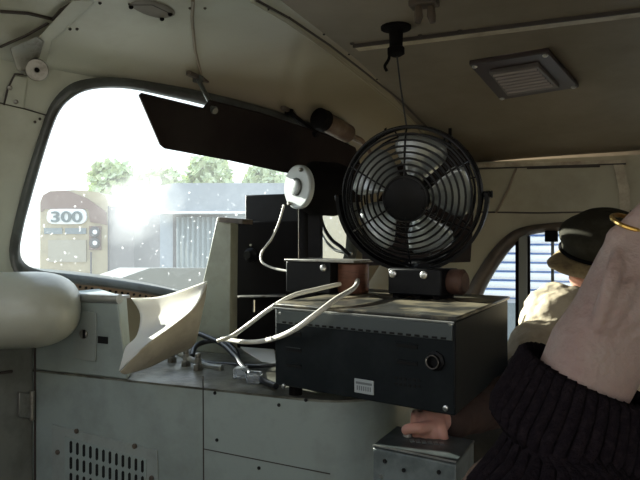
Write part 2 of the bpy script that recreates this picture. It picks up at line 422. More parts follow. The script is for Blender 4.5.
seam([(0,103),(25,109),(49,116)], .0015, 'seam', 'trim_11')
seam([(4,105),(8,88),(15,74),(27,75)], .0018, 'seam', 'trim_12')
seam([(128,4),(152,4),(173,14)], .0022, 'seam', 'trim_13', n=4)
a = onv(478, 164, VW-.012); b = onv(626, 160.5, VW-.012)
MB().box(a-Z*.012, b-a, V*.012, Z*.014).build('trim_14', M['rib'], kind='structure', bevel=.001)
a = onv(478, 165.8, VW-.016)
MB().box(a-Z*.012, b-a, V*.006, Z*.004).build('trim_15', M['seam'], kind='structure')
m = MB(); m.prism([onv(x, y, VW-.01) for x, y in ((613,163),(623,163),(630,190),(630,215),(620,215),(619,190))], V*.01); m.build('trim_16', M['rib'], kind='structure')
m = MB(); m.tube([onv(x, y, VW-.003) for x, y in ((516,168),(508,190),(496,213))], .006, 8, flat=.5); m.build('trim_17', M['ceiling'], kind='structure')
m = MB(); m.tube([onv(x, y, VW-.001) for x, y in ((478,212),(540,213),(640,211))], .0025, 6); m.build('trim_18', M['seam'], kind='structure')
m = MB(); m.tube([onv(x, y, VW-.001) for x, y in ((527,168),(560,167),(600,166))], .004, 6); m.build('trim_19', M['seam'], kind='structure')
# rivets
m = MB()
for x, y in ((100,3),(61,26),(70,29),(77,29),(75,17),(190,8),(205,8),(268,9),(289,17),(324,34),(349,54),(377,79),(35,122),(40,119)):
    p = hit(x, y, .003); m.ball(p, Vector((.003, 0, 0)), Vector((0, .003, 0)), Vector((0, 0, .003)), 8, 6)
for x in (352, 420, 460, 545, 590, 634): 
    p = hit(x, 44-(x-345)*.117, .004); m.ball(p, Vector((.005, 0, 0)), Vector((0, .005, 0)), Vector((0, 0, .004)), 8, 6)
m.build('trim_20', M['seam'], kind='structure')
# rounded shroud under the left end of the windshield
m = MB(); c = at(34, 309, 1.25); ax = Vector((-.95, -.25, 0)).normalized(); d = ax.cross(Z).normalized(); secs = []
for k in range(9):
    th = math.pi/2*k/8; secs.append((c-ax*.085*math.cos(th)*1.0, Z*.073*max(.05, math.sin(th))**.7, d*.11*max(.05, math.sin(th))**.7))
for k in range(1, 8): secs.append((c+ax*.07*k, Z*.073, d*.11))
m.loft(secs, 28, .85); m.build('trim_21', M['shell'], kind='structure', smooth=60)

# ------------------------------------------------------------------ fixtures on the shell
t = thing('latch_bracket', 'grey round-ended latch bracket with bored disc on shell above windshield corner', 'bracket', hit(28, 60))
m = MB(); n_ = -ray(37, 70).normalized(); c = hit(37, 70, .03)
m.lathe(c, n_, [(.004, -.008), (.019, -.008), (.0205, -.004), (.0205, .004), (.019, .007), (.006, .007), (.006, .001), (.004, .001)], 28); m.build('disc', M['dullsteel'], t)
MB().lathe(c+n_*.008, n_, [(.0045, -.002), (.0045, .0015)], 14).build('bolt', M['blackmatte'], t)
m = MB(); m.prism([hit(x, y, .03) for x, y in ((9,48),(37,36),(33,52),(27,60),(24,72),(17,71))], Vector((.0, .03, 0))); m.build('gusset', M['dullsteel'], t, bevel=.002)
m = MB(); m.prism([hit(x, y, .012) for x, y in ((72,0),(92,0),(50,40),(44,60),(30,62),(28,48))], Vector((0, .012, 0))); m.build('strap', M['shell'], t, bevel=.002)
t = thing('access_plate', 'small bare grey plate with two bolts left of windshield corner', 'plate', hit(15, 90))
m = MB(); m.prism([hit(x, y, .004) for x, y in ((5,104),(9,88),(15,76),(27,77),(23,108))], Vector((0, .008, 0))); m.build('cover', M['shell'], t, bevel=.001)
for x, y in ((10, 88), (16, 102)):
    MB().lathe(hit(x, y, .006), n_, [(.0045, -.002), (.0045, .003), (.003, .004)], 8).build('bolt', M['dullsteel'], t)
t = thing('ceiling_bracket', 'dark oval bracket with three screws at top of shell above windshield', 'bracket', hit(152, 6))
m = MB(); m.prism([hit(x, y, .005) for x, y in sp2([(130,4),(140,0),(155,1),(171,8),(174,14),(160,17),(142,12)], 3, True)], Vector((0, .004, -.001))); m.build('plate', mat('bracket paint', (.16, .14, .11), .5), t)
for x, y in ((131, 7), (162, 19), (170, 14)): MB().lathe(hit(x, y, .008), n_, [(.004, -.002), (.004, .003)], 8).build('screw', M['blackmatte'], t)

# visor
vq = sp2([(140,97),(143,94),(205,109),(211,101),(260,113),(330,136),(356,148),(364,175),(362,202),(350,203),(290,174),(230,161),(165,149),(161,146)], 1, True)
t = thing('sun_visor', 'long dark brown board visor hanging across the top of the windshield', 'sun visor', onP(250, 140, .12))
m = MB(); m.prism([onP(x, y, .12) for x, y in vq], NP.normalized()*.010); m.build('board', M['visor'], t, bevel=.002)
def vbr(x0, y0, x1, y1):
    m = MB(); a = hit(x0, y0, .01); b = onP(x1, y1, .125)
    m.cbox(a, V*.012+U*.0, U*.02, Z*.014); m.loft([(a+(b-a)*k/4, V*.009, Z*.009) for k in range(5)], 10)
    m.lathe(b, n0, [(.007, -.004), (.009, 0), (.007, .006)], 12); m.build('hinge_arm', M['blackmatte'] if x0 > 250 else M['gasket'], t)
    MB().cbox(a+Z*.004, V*.075, U*.012, Z*.010).build('mounting_plate', M['gasketbr'], t, bevel=.002)
vbr(198, 79, 214, 110); vbr(289, 112, 316, 134)
# wiper motor behind the shell curve
t = thing('wiper_motor', 'brown cylindrical wiper motor mounted above the visor near the fan', 'motor', hit(334, 126, .06))
a = hit(322, 120, .05); b = hit(352, 136, .05); ax = (b-a).normalized()
MB().lathe(a, ax, [(.012, 0), (.024, .003), (.026, .012), (.026, (b-a).length*.85), (.021, (b-a).length*.9), (.012, (b-a).length)], 20).build('housing', M['motor'], t)
MB().lathe(a-ax*.02, ax, [(.010, 0), (.028, .004), (.030, .03), (.02, .034)], 20).build('end_cap', M['blackmatte'], t)
m = MB(); m.tube(spline([b, b+Vector((.03, .02, -.01)), b+Vector((.06, .05, -.05))], 5), .006); m.build('pipe', M['motor'], t)
m = MB(); m.cbox((a+b)/2+Vector((0, .03, .025)), (b-a)*.5, Vector((0, .06, .0)), Z*.012); m.build('bracket', M['blackmatte'], t)

t = thing('added_dark_board', 'added dark board darkening the cab corner behind the fan', 'backing board', onv(410, 200, 2.02))  # board added to darken what shows through the fan
MB().prism([onv(x, y, 2.02) for x, y in ((362,152),(400,144),(468,150),(473,215),(470,262),(362,266))], V*.012).build('board', M['visor'], t, bevel=.002)
for x in (385, 450): MB().tube([onv(x, 150, 2.015), hit(x, 128, .0)], .005, 8).build('hanger', M['blackmatte'], t)
# ceiling lamp
t = thing('ceiling_lamp', 'rectangular dark-framed lamp with ribbed lens screwed to the ceiling', 'lamp', hit(523, 72))
cor = [hit(x, y, .0) for x, y in ((469,60),(548,47),(579,83),(500,96))]
nrm = (cor[1]-cor[0]).cross(cor[2]-cor[0]).normalized(); nrm = nrm if nrm.z < 0 else -nrm
cc = sum(cor, Vector())/4
m = MB(); m.prism([cc+(c-cc)*1.0 for c in cor], nrm*.012); m.build('frame', M['lampframe'], t, bevel=.003)
q = [cc+(c-cc)*.64+nrm*.010 for c in cor]
m = MB(); m.prism(q, nrm*.012); m.build('bezel', mat('lamp bezel', (.10, .085, .08), .35), t, bevel=.003)
m = MB()
for k in range(7):
    a0 = q[0]+(q[3]-q[0])*((k+.6)/8); a1 = q[1]+(q[2]-q[1])*((k+.6)/8)
    a0, a1 = a0+(a1-a0)*.06, a1+(a0-a1)*.06
    m.tube([a0+nrm*.012, a1+nrm*.012], .0045, 8)
m.build('lens', M['lens'], t)
for k, c in enumerate(cor): MB().lathe(cc+(c-cc)*.9+nrm*.012, nrm, [(.0065, 0), (.0065, .002), (.004, .004)], 12).build('screw', M['steel'], t)

# hanging bracket + cord
t = thing('hook_bracket', 'dark cast hook bracket on the ceiling seam holding a thin cord', 'bracket', hit(396, 30))
p = hit(396, 26, 0); hookp = p.copy()
MB().lathe(p, -Z, [(.03, 0), (.03, .006), (.014, .010), (.013, .04), (.017, .044), (.017, .055), (.008, .060)], 16).build('socket', M['blackmatte'], t)
m = MB(); b_ = at(389, 48, p.y-.01); m.tube(spline([b_, b_+Vector((.0, 0, -.02)), b_+Vector((-.008, 0, -.035)), b_+Vector((-.004, 0, -.045))], 5), .003); m.build('hook', M['blackmatte'], t)
t = thing('toggle_clamp', 'dark two-pronged clamp on the ceiling at the top edge of the picture', 'clamp', hit(424, 2))
p2 = hit(424, 0, .0)
MB().cbox(p2+Z*-.006, U*.05, V*.03, Z*.012).build('base', M['gasketbr'], t, bevel=.003)
for dx in (-.01, .012): MB().tube([p2+Vector((dx, 0, -.005)), p2+Vector((dx, -.005, -.03)), p2+Vector((dx*1.2, -.005, -.042))], [.006, .008, .005], 8).build('prong', M['gasketbr'], t)

# ------------------------------------------------------------------ console
ZC = -.272
uL, uR, RC = 1.08, .32, .13
def ctop(v): return v
def outl(z, dv=0, du=0):
    P = [(uL, 1.0)]
    P += [(uR+RC-RC*math.sin(th), 1.0+RC-RC*math.cos(th)) for th in [math.pi/2*k/8 for k in range(9)]]
    P += [(uR, 1.25), (.50, 1.70), (.79, 2.2), (uL-.03, 1.53), (uL, 1.48)]
    return [cab(u, v, z) for u, v in P]
t = thing('control_console', 'blue-grey steel console with rounded right end below the windshield', 'console', cab(.7, 1.3, ZF))
MB().prism(outl(ZF), Z*(ZC-ZF-.004)).build('body', M['console'], t, smooth=40)
MB().prism(outl(ZC-.004), Z*.004).build('worktop', M['console_top'], t, smooth=40)
# raised left section
pa = [onv(x, y, 1.0) for x, y in ((33,352),(33,300),(75,297),(108,300),(112,318),(121,362))]
ztop = pa[2].z
pa = [Vector((p.x, p.y, p.z)) for p in pa]
pl = [cab(uL, 1.0, ZC), cab(uL, 1.0, ztop), cab(.86, 1.0, ztop-.002), cab(.84, 1.0, ztop-.03), cab(.80, 1.0, ZC)]
m = MB(); lk = [(uL, 1.0), (.855, 1.0), (.875, 1.05), (uL, 1.20)]
m.hexa([cab(lk[0][0], lk[0][1], ZC), cab(.83, 1.0, ZC), cab(.86, 1.05, ZC), cab(lk[3][0], lk[3][1], ZC)]+[cab(u, v, ztop) for u, v in lk]).build('side_locker', M['console'], t, bevel=.004)
m = MB(); a = cab(uL, 1.0, ztop); b = cab(.85, 1.0, ztop)
m.tube([a, b], .010, 12); m.box(a-Z*.002, cab(.862, 1.005, ztop)-a, V*.04, Z*.006); m.build('lip', M['alu'], t)
m = MB(); m.tube([onv(203, 376, .9995), onv(204, 560, .9995)], .0012, 6); m.build('seam', M['seam'], t)
m = MB(); m.tube([onv(204, 449, .9995), onv(330, 474, .9995)], .001, 6); m.build('seam', M['seam'], t)
m = MB(); m.tube([onv(35, 345, .9985), onv(35, 600, .9985)], .0025, 6); m.build('seam', M['seam'], t)
for x, y in ((215,393),(279,405),(259,468),(306,400),(217,440)):
    m = MB(); m.lathe(onv(x, y, .9995), -V, [(.0032, 0), (.0032, .0012)], 10); m.build('screw', M['slot'], t)
m = MB(); m.prism([onv(x, y, .9995) for x, y in sp2([(75,312),(78,310),(95,313),(97,317),(97,357),(94,361),(77,358),(75,354)], 2, True)], -V*.004)
kp = m.build('lock_plate', M['plate'], t, bevel=.0015)
m = MB(); m.lathe(onv(84, 334, .9955), -V, [(.010, 0), (.010, .003), (.007, .006)], 16); m.build('lock_ring', M['dullsteel'], kp)
m = MB(); m.cbox(onv(84, 334, .989), U*.004, V*.004, Z*.016); m.build('keyhole', M['slot'], kp)
m = MB(); m.prism([onv(x, y, .9995) for x, y in ((98,336),(108,337),(108,344),(98,343))], -V*.001); m.build('label_plate', M['slot'], t)
m = MB(); m.prism([onv(x, y, .9995) for x, y in ((53,424),(158,450),(160,520),(53,500))], -V*.003)
vp = m.build('grille_panel', M['plate'], t, bevel=.001)
m = MB(); m.prism([onv(x, y, .9965) for x, y in ((65,436),(147,459),(147,520),(65,500))], -V*.0025); m.build('grille', M['console'], vp, bevel=.001)
m = MB()
for r_ in range(4):
    for k in range(12):
        x = 71+k*6.5; y = 447+(x-71)*.27+r_*16
        m.prism([onv(a, b, .9939) for a, b in sp2([(x-1.3,y-5),(x,y-6.5),(x+1.3,y-5),(x+1.3,y+5),(x,y+6.5),(x-1.3,y+5)], 1, True)], -V*.0006)
m.build('slots', M['slot'], vp)
for x, y in ((77, 431), (135, 446), (58, 452), (152, 478)): MB().lathe(onv(x, y, .9965), -V, [(.005, 0), (.005, .003), (.003, .004)], 10).build('screw', M['gasketbr'], vp)
# nose door with hinge at far left
d1 = thing('door_1', None, None, cab(1.08, .7, ZF), kind='structure')
MB().box(cab(1.075, .45, ZF+.02), V*.548, Z*(-.16-ZF), U*.015).build('panel', mat('dim grey door paint', (.20, .205, .18), .5, 0, (.12, .12, .10), 6), d1, bevel=.002)
a = onu(18, 392, 1.07); b = onu(31, 394, 1.07)
MB().box(a-U*.004, b-a, Z*-.05, U*.006).build('hinge_plate', M['dullsteel'], d1, bevel=.001)
a = onu(32, 391, 1.066); MB().tube([a, a-Z*.06], .005, 10).build('hinge_pin', M['dullsteel'], d1)
a = onu(0, 373, 1.07); b = onu(12, 371.5, 1.07); MB().tube([a, b], .003, 6).build('handle', M['seam'], d1)

# ------------------------------------------------------------------ things standing on the console
t = thing('side_panel', 'upright tapered grey-green metal panel left of the black cabinet', 'panel', cab(.72, 1.32, ZC))
pts = [onv(x, y, 1.32) for x, y in ((217,217),(231,218),(230,300),(230,352),(191,352),(200,295),(210,250))]
for p in pts[3:5]: p.z = ZC
MB().prism(pts, V*.035).build('sheet', mat('greenish panel paint', (.30, .31, .24), .4, 0, (.22, .22, .17), 8), t, bevel=.002)
a = onv(219, 217, 1.31); b = onv(243, 219, 1.31)
MB().box(a-V*.002, b-a, V*.05, Z*-.012).build('cap_flange', M['gasketbr'], t, bevel=.001)

t = thing('equipment_cabinet', 'tall black equipment cabinet standing behind the cables below the white disc', 'cabinet', cab(.55, 1.5, ZC))
a = onv(245, 195, 1.42); b = onv(298, 195, 1.42)
MB().box(Vector((a.x, a.y, ZC)), b-a-Z*(b.z-a.z), V*.16, Z*(a.z-ZC)).build('housing', M['black'], t, bevel=.003)
a = onv(231, 222, 1.405); b = onv(298, 222, 1.405)
MB().box(Vector((a.x, a.y, ZC)), b-a-Z*(b.z-a.z), V*.012, Z*(a.z-ZC)).build('front_plate', M['blackmatte'], t, bevel=.002)
MB().tube([onv(298.5, 208, 1.40), onv(298.5, 262, 1.40)], .0012, 6).build('edge_strip', M['steel'], t)
m = MB(); a = onv(232, 298, 1.36); b = onv(284, 297, 1.36); m.box(a, b-a, V*.045, Z*.004); m.build('shelf', M['dullsteel'], t, bevel=.001)
MB().tube([onv(254, 300, 1.355), onv(254, 312, 1.355)], .002, 6).build('toggle', M['steel'], t)
MB().lathe(onv(251, 255, 1.404), -V, [(.018, 0), (.018, .004), (.012, .01), (.010, .02)], 20).build('knob', M['black'], t)
MB().lathe(onv(251, 245, 1.404), -V, [(.003, 0), (.003, .003)], 8).build('screw', M['dullsteel'], t)

t = thing('defroster_blower', 'round black blower with a white end disc hanging in front of the windshield', 'blower', at(318, 190, 1.55))
na = Vector((-.77, -.64, .0)).normalized(); c = at(298, 187, 1.5)
m = MB(); m.lathe(c, na, [(.046, -.01), (.0515, -.008), (.0515, .002), (.048, .005), (.022, .005), (.022, .005)], 40); dsk = m.build('end_disc', M['white'], t)
m = MB(); m.lathe(c+na*.004, na, [(.018, 0), (.018, .008), (.014, .010)], 24); m.build('boss', M['white'], dsk)
m = MB(); m.ring(c+na*.006, na, .0195, .0022, 30, 6); m.build('boss_ring', M['gasket'], dsk)
sa = na.cross(Z).normalized()
for s_ in (-1, 1):
    m = MB(); q = c+na*.006+(sa*.6*s_+Z*.8*-s_*(1 if s_ else 1))*.0; q = c+na*.006+sa*(-.022*s_)+Z*(.038*s_)
    m.lathe(q, na, [(.005, 0), (.005, .006), (.003, .008)], 8); m.build('screw', M['dullsteel'], dsk)
MB().lathe(c-na*.13, na, [(.03, 0), (.062, .004), (.066, .02), (.064, .085), (.052, .10), (.045, .122)], 36).build('housing', M['blackmatte'], t)
a = at(306, 208, 1.62); MB().box(Vector((a.x-.015, a.y, ZC)), Vector((.052, 0, 0)), Vector((0, .04, 0)), Z*(a.z-ZC+.01)).build('post', M['black'], t, bevel=.002)

# heater box
ZT, ZB = -.110, -.252
FL = Vector((at(275, 303, 1.117).x, 1.117, 0)); FR = Vector((.193, .914, 0)); BR = Vector((.367, 1.25, 0)); BL = FL+(BR-FR)
t = thing('heater_box', 'charcoal steel box with front slots overhanging the console under the fan', 'equipment box', (FL+BR)/2+Z*ZC)
q = [FL, FR, BR, BL]
MB().hexa([p+Z*ZB for p in q]+[p+Z*(ZT-.006) for p in q]).build('casing', M['heater'], t, bevel=.003)
q2 = [FL+(FL-BR)*.01, FR+(FR-BL)*.01, BR+(BR-FL)*.01, BL+(BL-FR)*.01]
MB().hexa([p+Z*(ZT-.006) for p in q2]+[p+Z*ZT for p in q2]).build('lid', M['heatertop'], t, bevel=.002)
fd = (FR-FL).normalized(); fn = fd.cross(Z).normalized(); fn = fn if fn.y < 0 else -fn; FW = (FR-FL).length; FH = ZT-ZB
def bf(px, py, o=0): return onp(px, py, fn, fn.dot(FL)+o)
m = MB(); m.box(FL+Z*(ZT-.034)+fd*.005, fd*(FW-.008), fn*.0035, Z*.024)
band = m.build('vent_band', mat('grey green band', (.075, .09, .09), .4), t, bevel=.0008)
m = MB()
for k in range(22): m.box(FL+Z*(ZT-.033)+fd*(.02+k*.0142)+fn*.0034, fd*.0085, fn*.0006, Z*.0032)
m.build('perforations', M['slot'], band)
MB().tube([FL+Z*(ZT-.008)+fn*.004, FR+Z*(ZT-.008)+fn*.004], .0018, 6).build('front_rail', M['alu'], t)  # bright metal along the lip carries the lid's sunlit highlight
for x, y, w in ((294,334,20),(294,350,20),(294,366,20),(407,346,22),(407,363,22)):
    p = bf(x, y); L = w/640*1.05*1.0
    MB().box(p-fd*L/2-Z*.0028, fd*L, fn*.0012, Z*.0056).build('vent_slot', M['slot'], t, bevel=.0004)
    MB().box(p-fd*L/2+Z*.0028, fd*L, fn*.004, Z*.0015).build('slot_hood', M['heater'], t)
m = MB()
for k in range(6):
    for j in range(2): m.cbox(bf(396+k*4.6, 378+j*6+k*.5)+fn*.0004, fd*.0042, fn*.0012, Z*.004)
m.build('grille', M['slot'], t)
p = bf(364.5, 386.5); lb = MB().cbox(p+fn*.001, fd*.036, fn*.002, Z*.022).build('rating_plate', M['label'], t, bevel=.0006)
m = MB(); m.cbox(p+fn*.0022+Z*.005, fd*.030, fn*.0008, Z*.0035)
for k in range(7): m.cbox(p+fn*.0022-Z*.003+fd*(-.012+k*.004), fd*.0016, fn*.0008, Z*.007)
m.build('plate_print', M['labelink'], lb)
p = bf(436, 361); m = MB(); m.lathe(p, fn, [(.015, 0), (.015, .004), (.011, .006), (.011, .012), (.008, .012), (.008, .006)], 8); cn = m.build('connector', M['black'], t, smooth=25)
m = MB(); m.ring(p+fn*.012, fn, .0095, .0010, 24); m.build('connector_rim', M['ruststeel'], cn)
for x, y in ((284,386),(446,408),(281,313),(451,324)): MB().lathe(bf(x, y), fn, [(.0042, 0), (.0042, .003), (.002, .004)], 8).build('screw', M['steel'], t)
for q_ in (FL+(BR-FL)*.08, BL+(FR-BL)*.08, (FL+BR)/2-fd*.06):
    MB().lathe(q_+Z*ZC, Z, [(.012, 0), (.012, ZB-ZC)], 12).build('foot', M['blackmatte'], t)
MB().tube([bf(455, 318, .001), bf(455, 408, .001)], .0013, 6).build('corner_edge', M['black'], t)

# small relay box with copper coil
t = thing('relay_box', 'small black box with silver top plate and copper coil left of the fan', 'relay box', Vector((.0, 1.38, ZC)))
o = at(286, 287, 1.36); w_ = fd*.115
MB().box(Vector((o.x, o.y, ZT+.001)), w_, -fn*.09, Z*(-.046-ZT)).build('case', M['black'], t, bevel=.002)
MB().box(Vector((o.x, o.y, ZC)), fd*.080, -fn*.045, Z*(ZT-ZC+.001)).build('stand', M['blackmatte'], t)
MB().box(Vector((o.x-.004, o.y-.004, -.045)), w_*1.55, -fn*.09, Z*.005).build('top_plate', M['dullsteel'], t, bevel=.001)
MB().lathe(at(324, 268, 1.29), fn, [(.007, 0), (.007, .004), (.004, .007)], 10).build('bolt', M['steel'], t)
cc_ = Vector((o.x, o.y, 0))+fd*.142-fn*.045
MB().lathe(Vector((cc_.x, cc_.y, -.108)), Z, [(.030, 0), (.032, .004), (.032, .058), (.030, .060)], 24).build('coil', M['copper'], t)
m = MB(); m.box(at(366, 262, 1.42), Vector((.02, 0, .02)), Vector((0, .002, 0)), Vector((-.01, 0, -.05))); 

# ------------------------------------------------------------------ desk fan
C = at(411, 196, 1.27); fax = (-C.normalized()+Vector((-.20, 0, -.10))).normalized()
fr = Z.cross(fax).normalized(); fu = fax.cross(fr)
F0 = Vector((.131, 1.235, 0)); 
t = thing('desk_fan', 'black wire-cage fan with grey blades standing on the charcoal box', 'fan', F0+fd*.07-fn*.04+Z*ZT)
b0 = MB().box(F0+Z*(ZT+.006), fd*.112, -fn*.075, Z*.050).build('base', M['black'], t, bevel=.003)
for k in (.012, .078): MB().lathe(F0+fd*k+Z*(ZT+.045), fn, [(.0075, 0), (.0075, .003), (.004, .005)], 12).build('bolt', M['steel'], b0)
for k in (.015, .06, .10): MB().cbox(F0+fd*k-fn*.035+Z*(ZT+.003), fd*.014, -fn*.06, Z*.006).build('foot', M['blackmatte'], t)
MB().lathe(F0+fd*.112-fn*.04+Z*(ZT+.032), fd, [(.022, 0), (.024, .003), (.024, .025), (.018, .03)], 18).build('switch_housing', mat('rusty brown', (.10, .05, .035), .6, 0, (.04, .02, .015), 20), t)
def disc_pt(r, th, d): return C+(fr*math.cos(th)+fu*math.sin(th))*r+fax*d
def dome(r, s): return s*(.012+.050*math.sqrt(max(0, 1-(r/.1375)**2)))
for s_, nm, nr in ((1, 'front_grille', 9), (-1, 'rear_grille', 8)):
    m = MB()
    for k in range(nr):
        r_ = .042+(.134-.042)*k/(nr-1)
        m.tube([disc_pt(r_, 2*math.pi*j/48, dome(r_, s_)) for j in range(48)], .0022, 6, closed=True)
    for k in range(6 if s_ > 0 else 8):
        th = math.pi/2+k*2*math.pi/(6 if s_ > 0 else 8)
        m.tube([disc_pt(r_, th+(.0 if s_ > 0 else .25), dome(r_, s_)-.001*s_) for r_ in [.035+.10*j/8 for j in range(9)]], .0019, 6)
    m.build(nm, M['wire'], t)
m = MB()
for d_ in (-.012, 0, .012): m.tube([disc_pt(.1365, 2*math.pi*j/56, d_) for j in range(56)], .0028, 8, closed=True)
m.build('rim', M['wire'], t)
MB().lathe(C+fax*.052, fax, [(.002, -.004), (.044, -.004), (.046, 0), (.044, .006), (.03, .010), (.002, .011)], 32).build('centre_badge', M['black'], t)
MB().lathe(C-fax*.10, fax, [(.02, 0), (.038, .01), (.042, .03), (.042, .07), (.03, .085)], 28).build('motor', M['black'], t)
MB().lathe(C-fax*.02, fax, [(.012, -.02), (.030, 0), (.030, .03), (.022, .036)], 24).build('hub', M['blade'], t)
for k in range(5):
    th0 = R(70+72*k); rows = []
    for i in range(9):
        r_ = .026+(.119-.026)*i/8; hw = R(15+15*math.sin(min(1, i/6)*math.pi/2)); hw *= (1 if i < 7 else (.93 if i == 7 else .72))
        rows.append([disc_pt(r_, th0+hw*(2*j/8-1)+.12*(i/8), .022*(2*j/8-1)*(1-.4*i/8)+.004*math.cos(math.pi*(j/8-.5))) for j in range(9)])
    MB().grid(rows).build('blade', M['blade'], t, solid=.0012, smooth=60)
m = MB(); rows = []
for k in range(41):
    th = R(178+184*k/40); rr = .1475
    rows.append([disc_pt(rr-.004, th, -.022), disc_pt(rr-.004, th, .022), disc_pt(rr+.003, th, .022), disc_pt(rr+.003, th, -.022)])
m.grid(rows, True); m.build('yoke', M['black'], t)
for th in (R(180), 0): MB().lathe(disc_pt(.134, th, 0), (fr*math.cos(th)), [(.006, 0), (.006, .02), (.008, .021), (.006, .023)], 14).build('yoke_knob', M['black'], t)
yb = disc_pt(.149, R(270), 0); bb = F0+fd*.056-fn*.04+Z*(ZT+.05)
MB().tube([yb+fu*.002, bb+Z*.002], .016, 12).build('stem', M['black'], t)
# cord from hook to cage
ct = at(398, 128, C.y)
m = MB(); m.tube(spline([Vector((hookp.x+.002, hookp.y, hookp.z-.06)), Vector((hookp.x, hookp.y, hookp.z-.06)).lerp(disc_pt(.138, R(92), 0), .5), disc_pt(.138, R(92), 0)], 8), .0016, 6)
m.build('cord', M['cableblack'], None, 'thin dark cord running from the ceiling hook down to the fan cage', 'cord')

# ------------------------------------------------------------------ cables and hoses
def cable(name, pts, r, mt, label, n=8):
    P = spline([at(*q) if len(q) == 3 else q for q in pts], n)
    return MB().tube(P, r, 10).build(name, M[mt], None, label, 'cable', smooth=60)
cable('power_cable', [(218,341,1.30),(232,336,1.27),(248,325,1.22),(268,310,1.18),(292,296,1.17),(318,289,1.22),(340,284,1.28)], .0042, 'cablewhite', 'upper white cable curving from the console over the left end of the charcoal box')
cable('power_cable', [(222,339,1.34),(245,342,1.25),(268,340,1.13),(292,331,1.04),(315,315,1.02),(336,299,1.07),(354,288,1.18),(358,279,1.30)], .0045, 'cablewhite', 'lower white cable looping across the front of the charcoal box to the coil')
cable('lead_wire', [(284,205,1.485),(279,222,1.47),(272,238,1.45),(262,252,1.44),(262,262,1.42),(273,268,1.40),(287,271,1.37)], .0026, 'cablewhite', 'thin white wire dropping from the white disc to the relay box')
cable('grey_hose', [(160,341,1.42),(172,349,1.40),(190,359,1.38),(208,366,1.36),(222,368,1.34)], .0065, 'hose', 'thick light grey hose lying on the console beside the papers')
cable('black_cable', [(190,331,1.55),(205,336,1.50),(222,344,1.44),(234,355,1.37),(246,370,1.27),(262,380,1.21),(276,386,1.16)], .006, 'cableblack', 'black cable sloping down to the lower left corner of the charcoal box')
cable('black_cable', [(192,356,1.46),(196,346,1.50),(210,341,1.52),(226,343,1.50),(236,352,1.46),(238,362,1.40)], .006, 'cableblack', 'black cable bent in an arch behind the grey hose')
cable('black_cable', [(180,340,1.6),(188,352,1.52),(205,362,1.43),(230,364,1.40),(262,366,1.34),(300,362,1.36)], .004, 'cableblack', 'thin black cable running flat along the console towards the box')
for k, (x, y, lb) in enumerate(((172,356,'nearest the booklet'),(186,360,'in the middle of the row'),(198,364,'nearest the steel seam'))):
    p = onz(x, y+6, ZC); t = thing('pipe_fitting', 'small dull pipe fitting on the console, '+lb, 'pipe fitting', p, 'pipe fittings by the hose')
    MB().lathe(p, Z, [(.011, 0), (.011, .012), (.008, .013), (.008, .026)], 6).build('nut', M['dullsteel'], t, smooth=20)
    MB().lathe(p+Z*.026, Z, [(.006, 0), (.006, .008), (.004, .010)], 12).build('stub', M['dullsteel'], t)

cable('black_cable', [(320,214,1.75),(324,228,1.72),(332,240,1.70),(341,247,1.68),(350,256,1.66)], .005, 'cableblack', 'upper of two dark cables sagging in the gap between blower and fan')
cable('grey_cable', [(319,228,1.78),(325,240,1.74),(334,249,1.72),(342,252,1.70),(352,254,1.68)], .004, 'hose', 'lower grey cable sagging in the gap between blower and fan')
# papers
def sheet(name, rows, mt, label, cat='paper', n=6, solid=.0008):
    G = [spline([at(*q) for q in r], 5) for r in rows]
    cols = [spline([g[j] for g in G], 5) for j in range(len(G[0]))]
    return MB().grid(cols).build(name, M[mt], None, label, cat, smooth=80, solid=solid)
sheet('paper_sheet', [[(131,298,1.28),(157,297,1.27),(182,290,1.25),(207,281,1.24)],
                      [(140,314,1.26),(160,314,1.23),(180,305,1.22),(203,293,1.22)],
                      [(137,335,1.18),(152,333,1.17),(172,322,1.16),(193,309,1.16)],
                      [(126,347,1.14),(139,345,1.13),(155,337,1.12),(172,326,1.12)],
                      [(122,360,1.12),(128,357,1.11),(138,350,1.10),(148,343,1.10)],
                      [(119,371,1.11),(122,368,1.10),(128,362,1.10),(136,355,1.09)]], 'paper', 'large white sheet curling in sunlight against the windshield sill')
sheet('folded_chart', [[(207,283,1.27),(205,300,1.29),(200,318,1.33)],
                       [(190,310,1.23),(196,326,1.26),(194,345,1.33)],
                       [(165,330,1.21),(172,345,1.24),(172,356,1.30)],
                       [(142,349,1.15),(148,360,1.18),(150,367,1.22)],
                       [(120,372,1.12),(123,374,1.13),(127,374,1.14)]], 'papershade', 'folded chart toned as the shaded underside of the curling white sheet', 'chart')
m = MB(); m.prism([onz(x, y, ZC+.002) for x, y in ((231,338),(272,335),(276,364),(262,362),(244,351))], Z*.0015)
m.build('paper_sheet', M['paper'], None, 'small white sheet lying flat below the white cables', 'paper')
for k, (x, y, lb) in enumerate(((239,379,'left clear plastic block lying at the console edge'),(253,384,'right clear plastic block lying at the console edge'))):
    p = onz(x, y, ZC); t = MB().box(p-Vector((.013, 0, 0)), Vector((.026, .004-.01*k, 0)), Vector((.004, .03, 0)), Z*.020).build('plastic_block', M['clear'], None, lb, 'plastic block', 'plastic blocks on the console', bevel=.003)

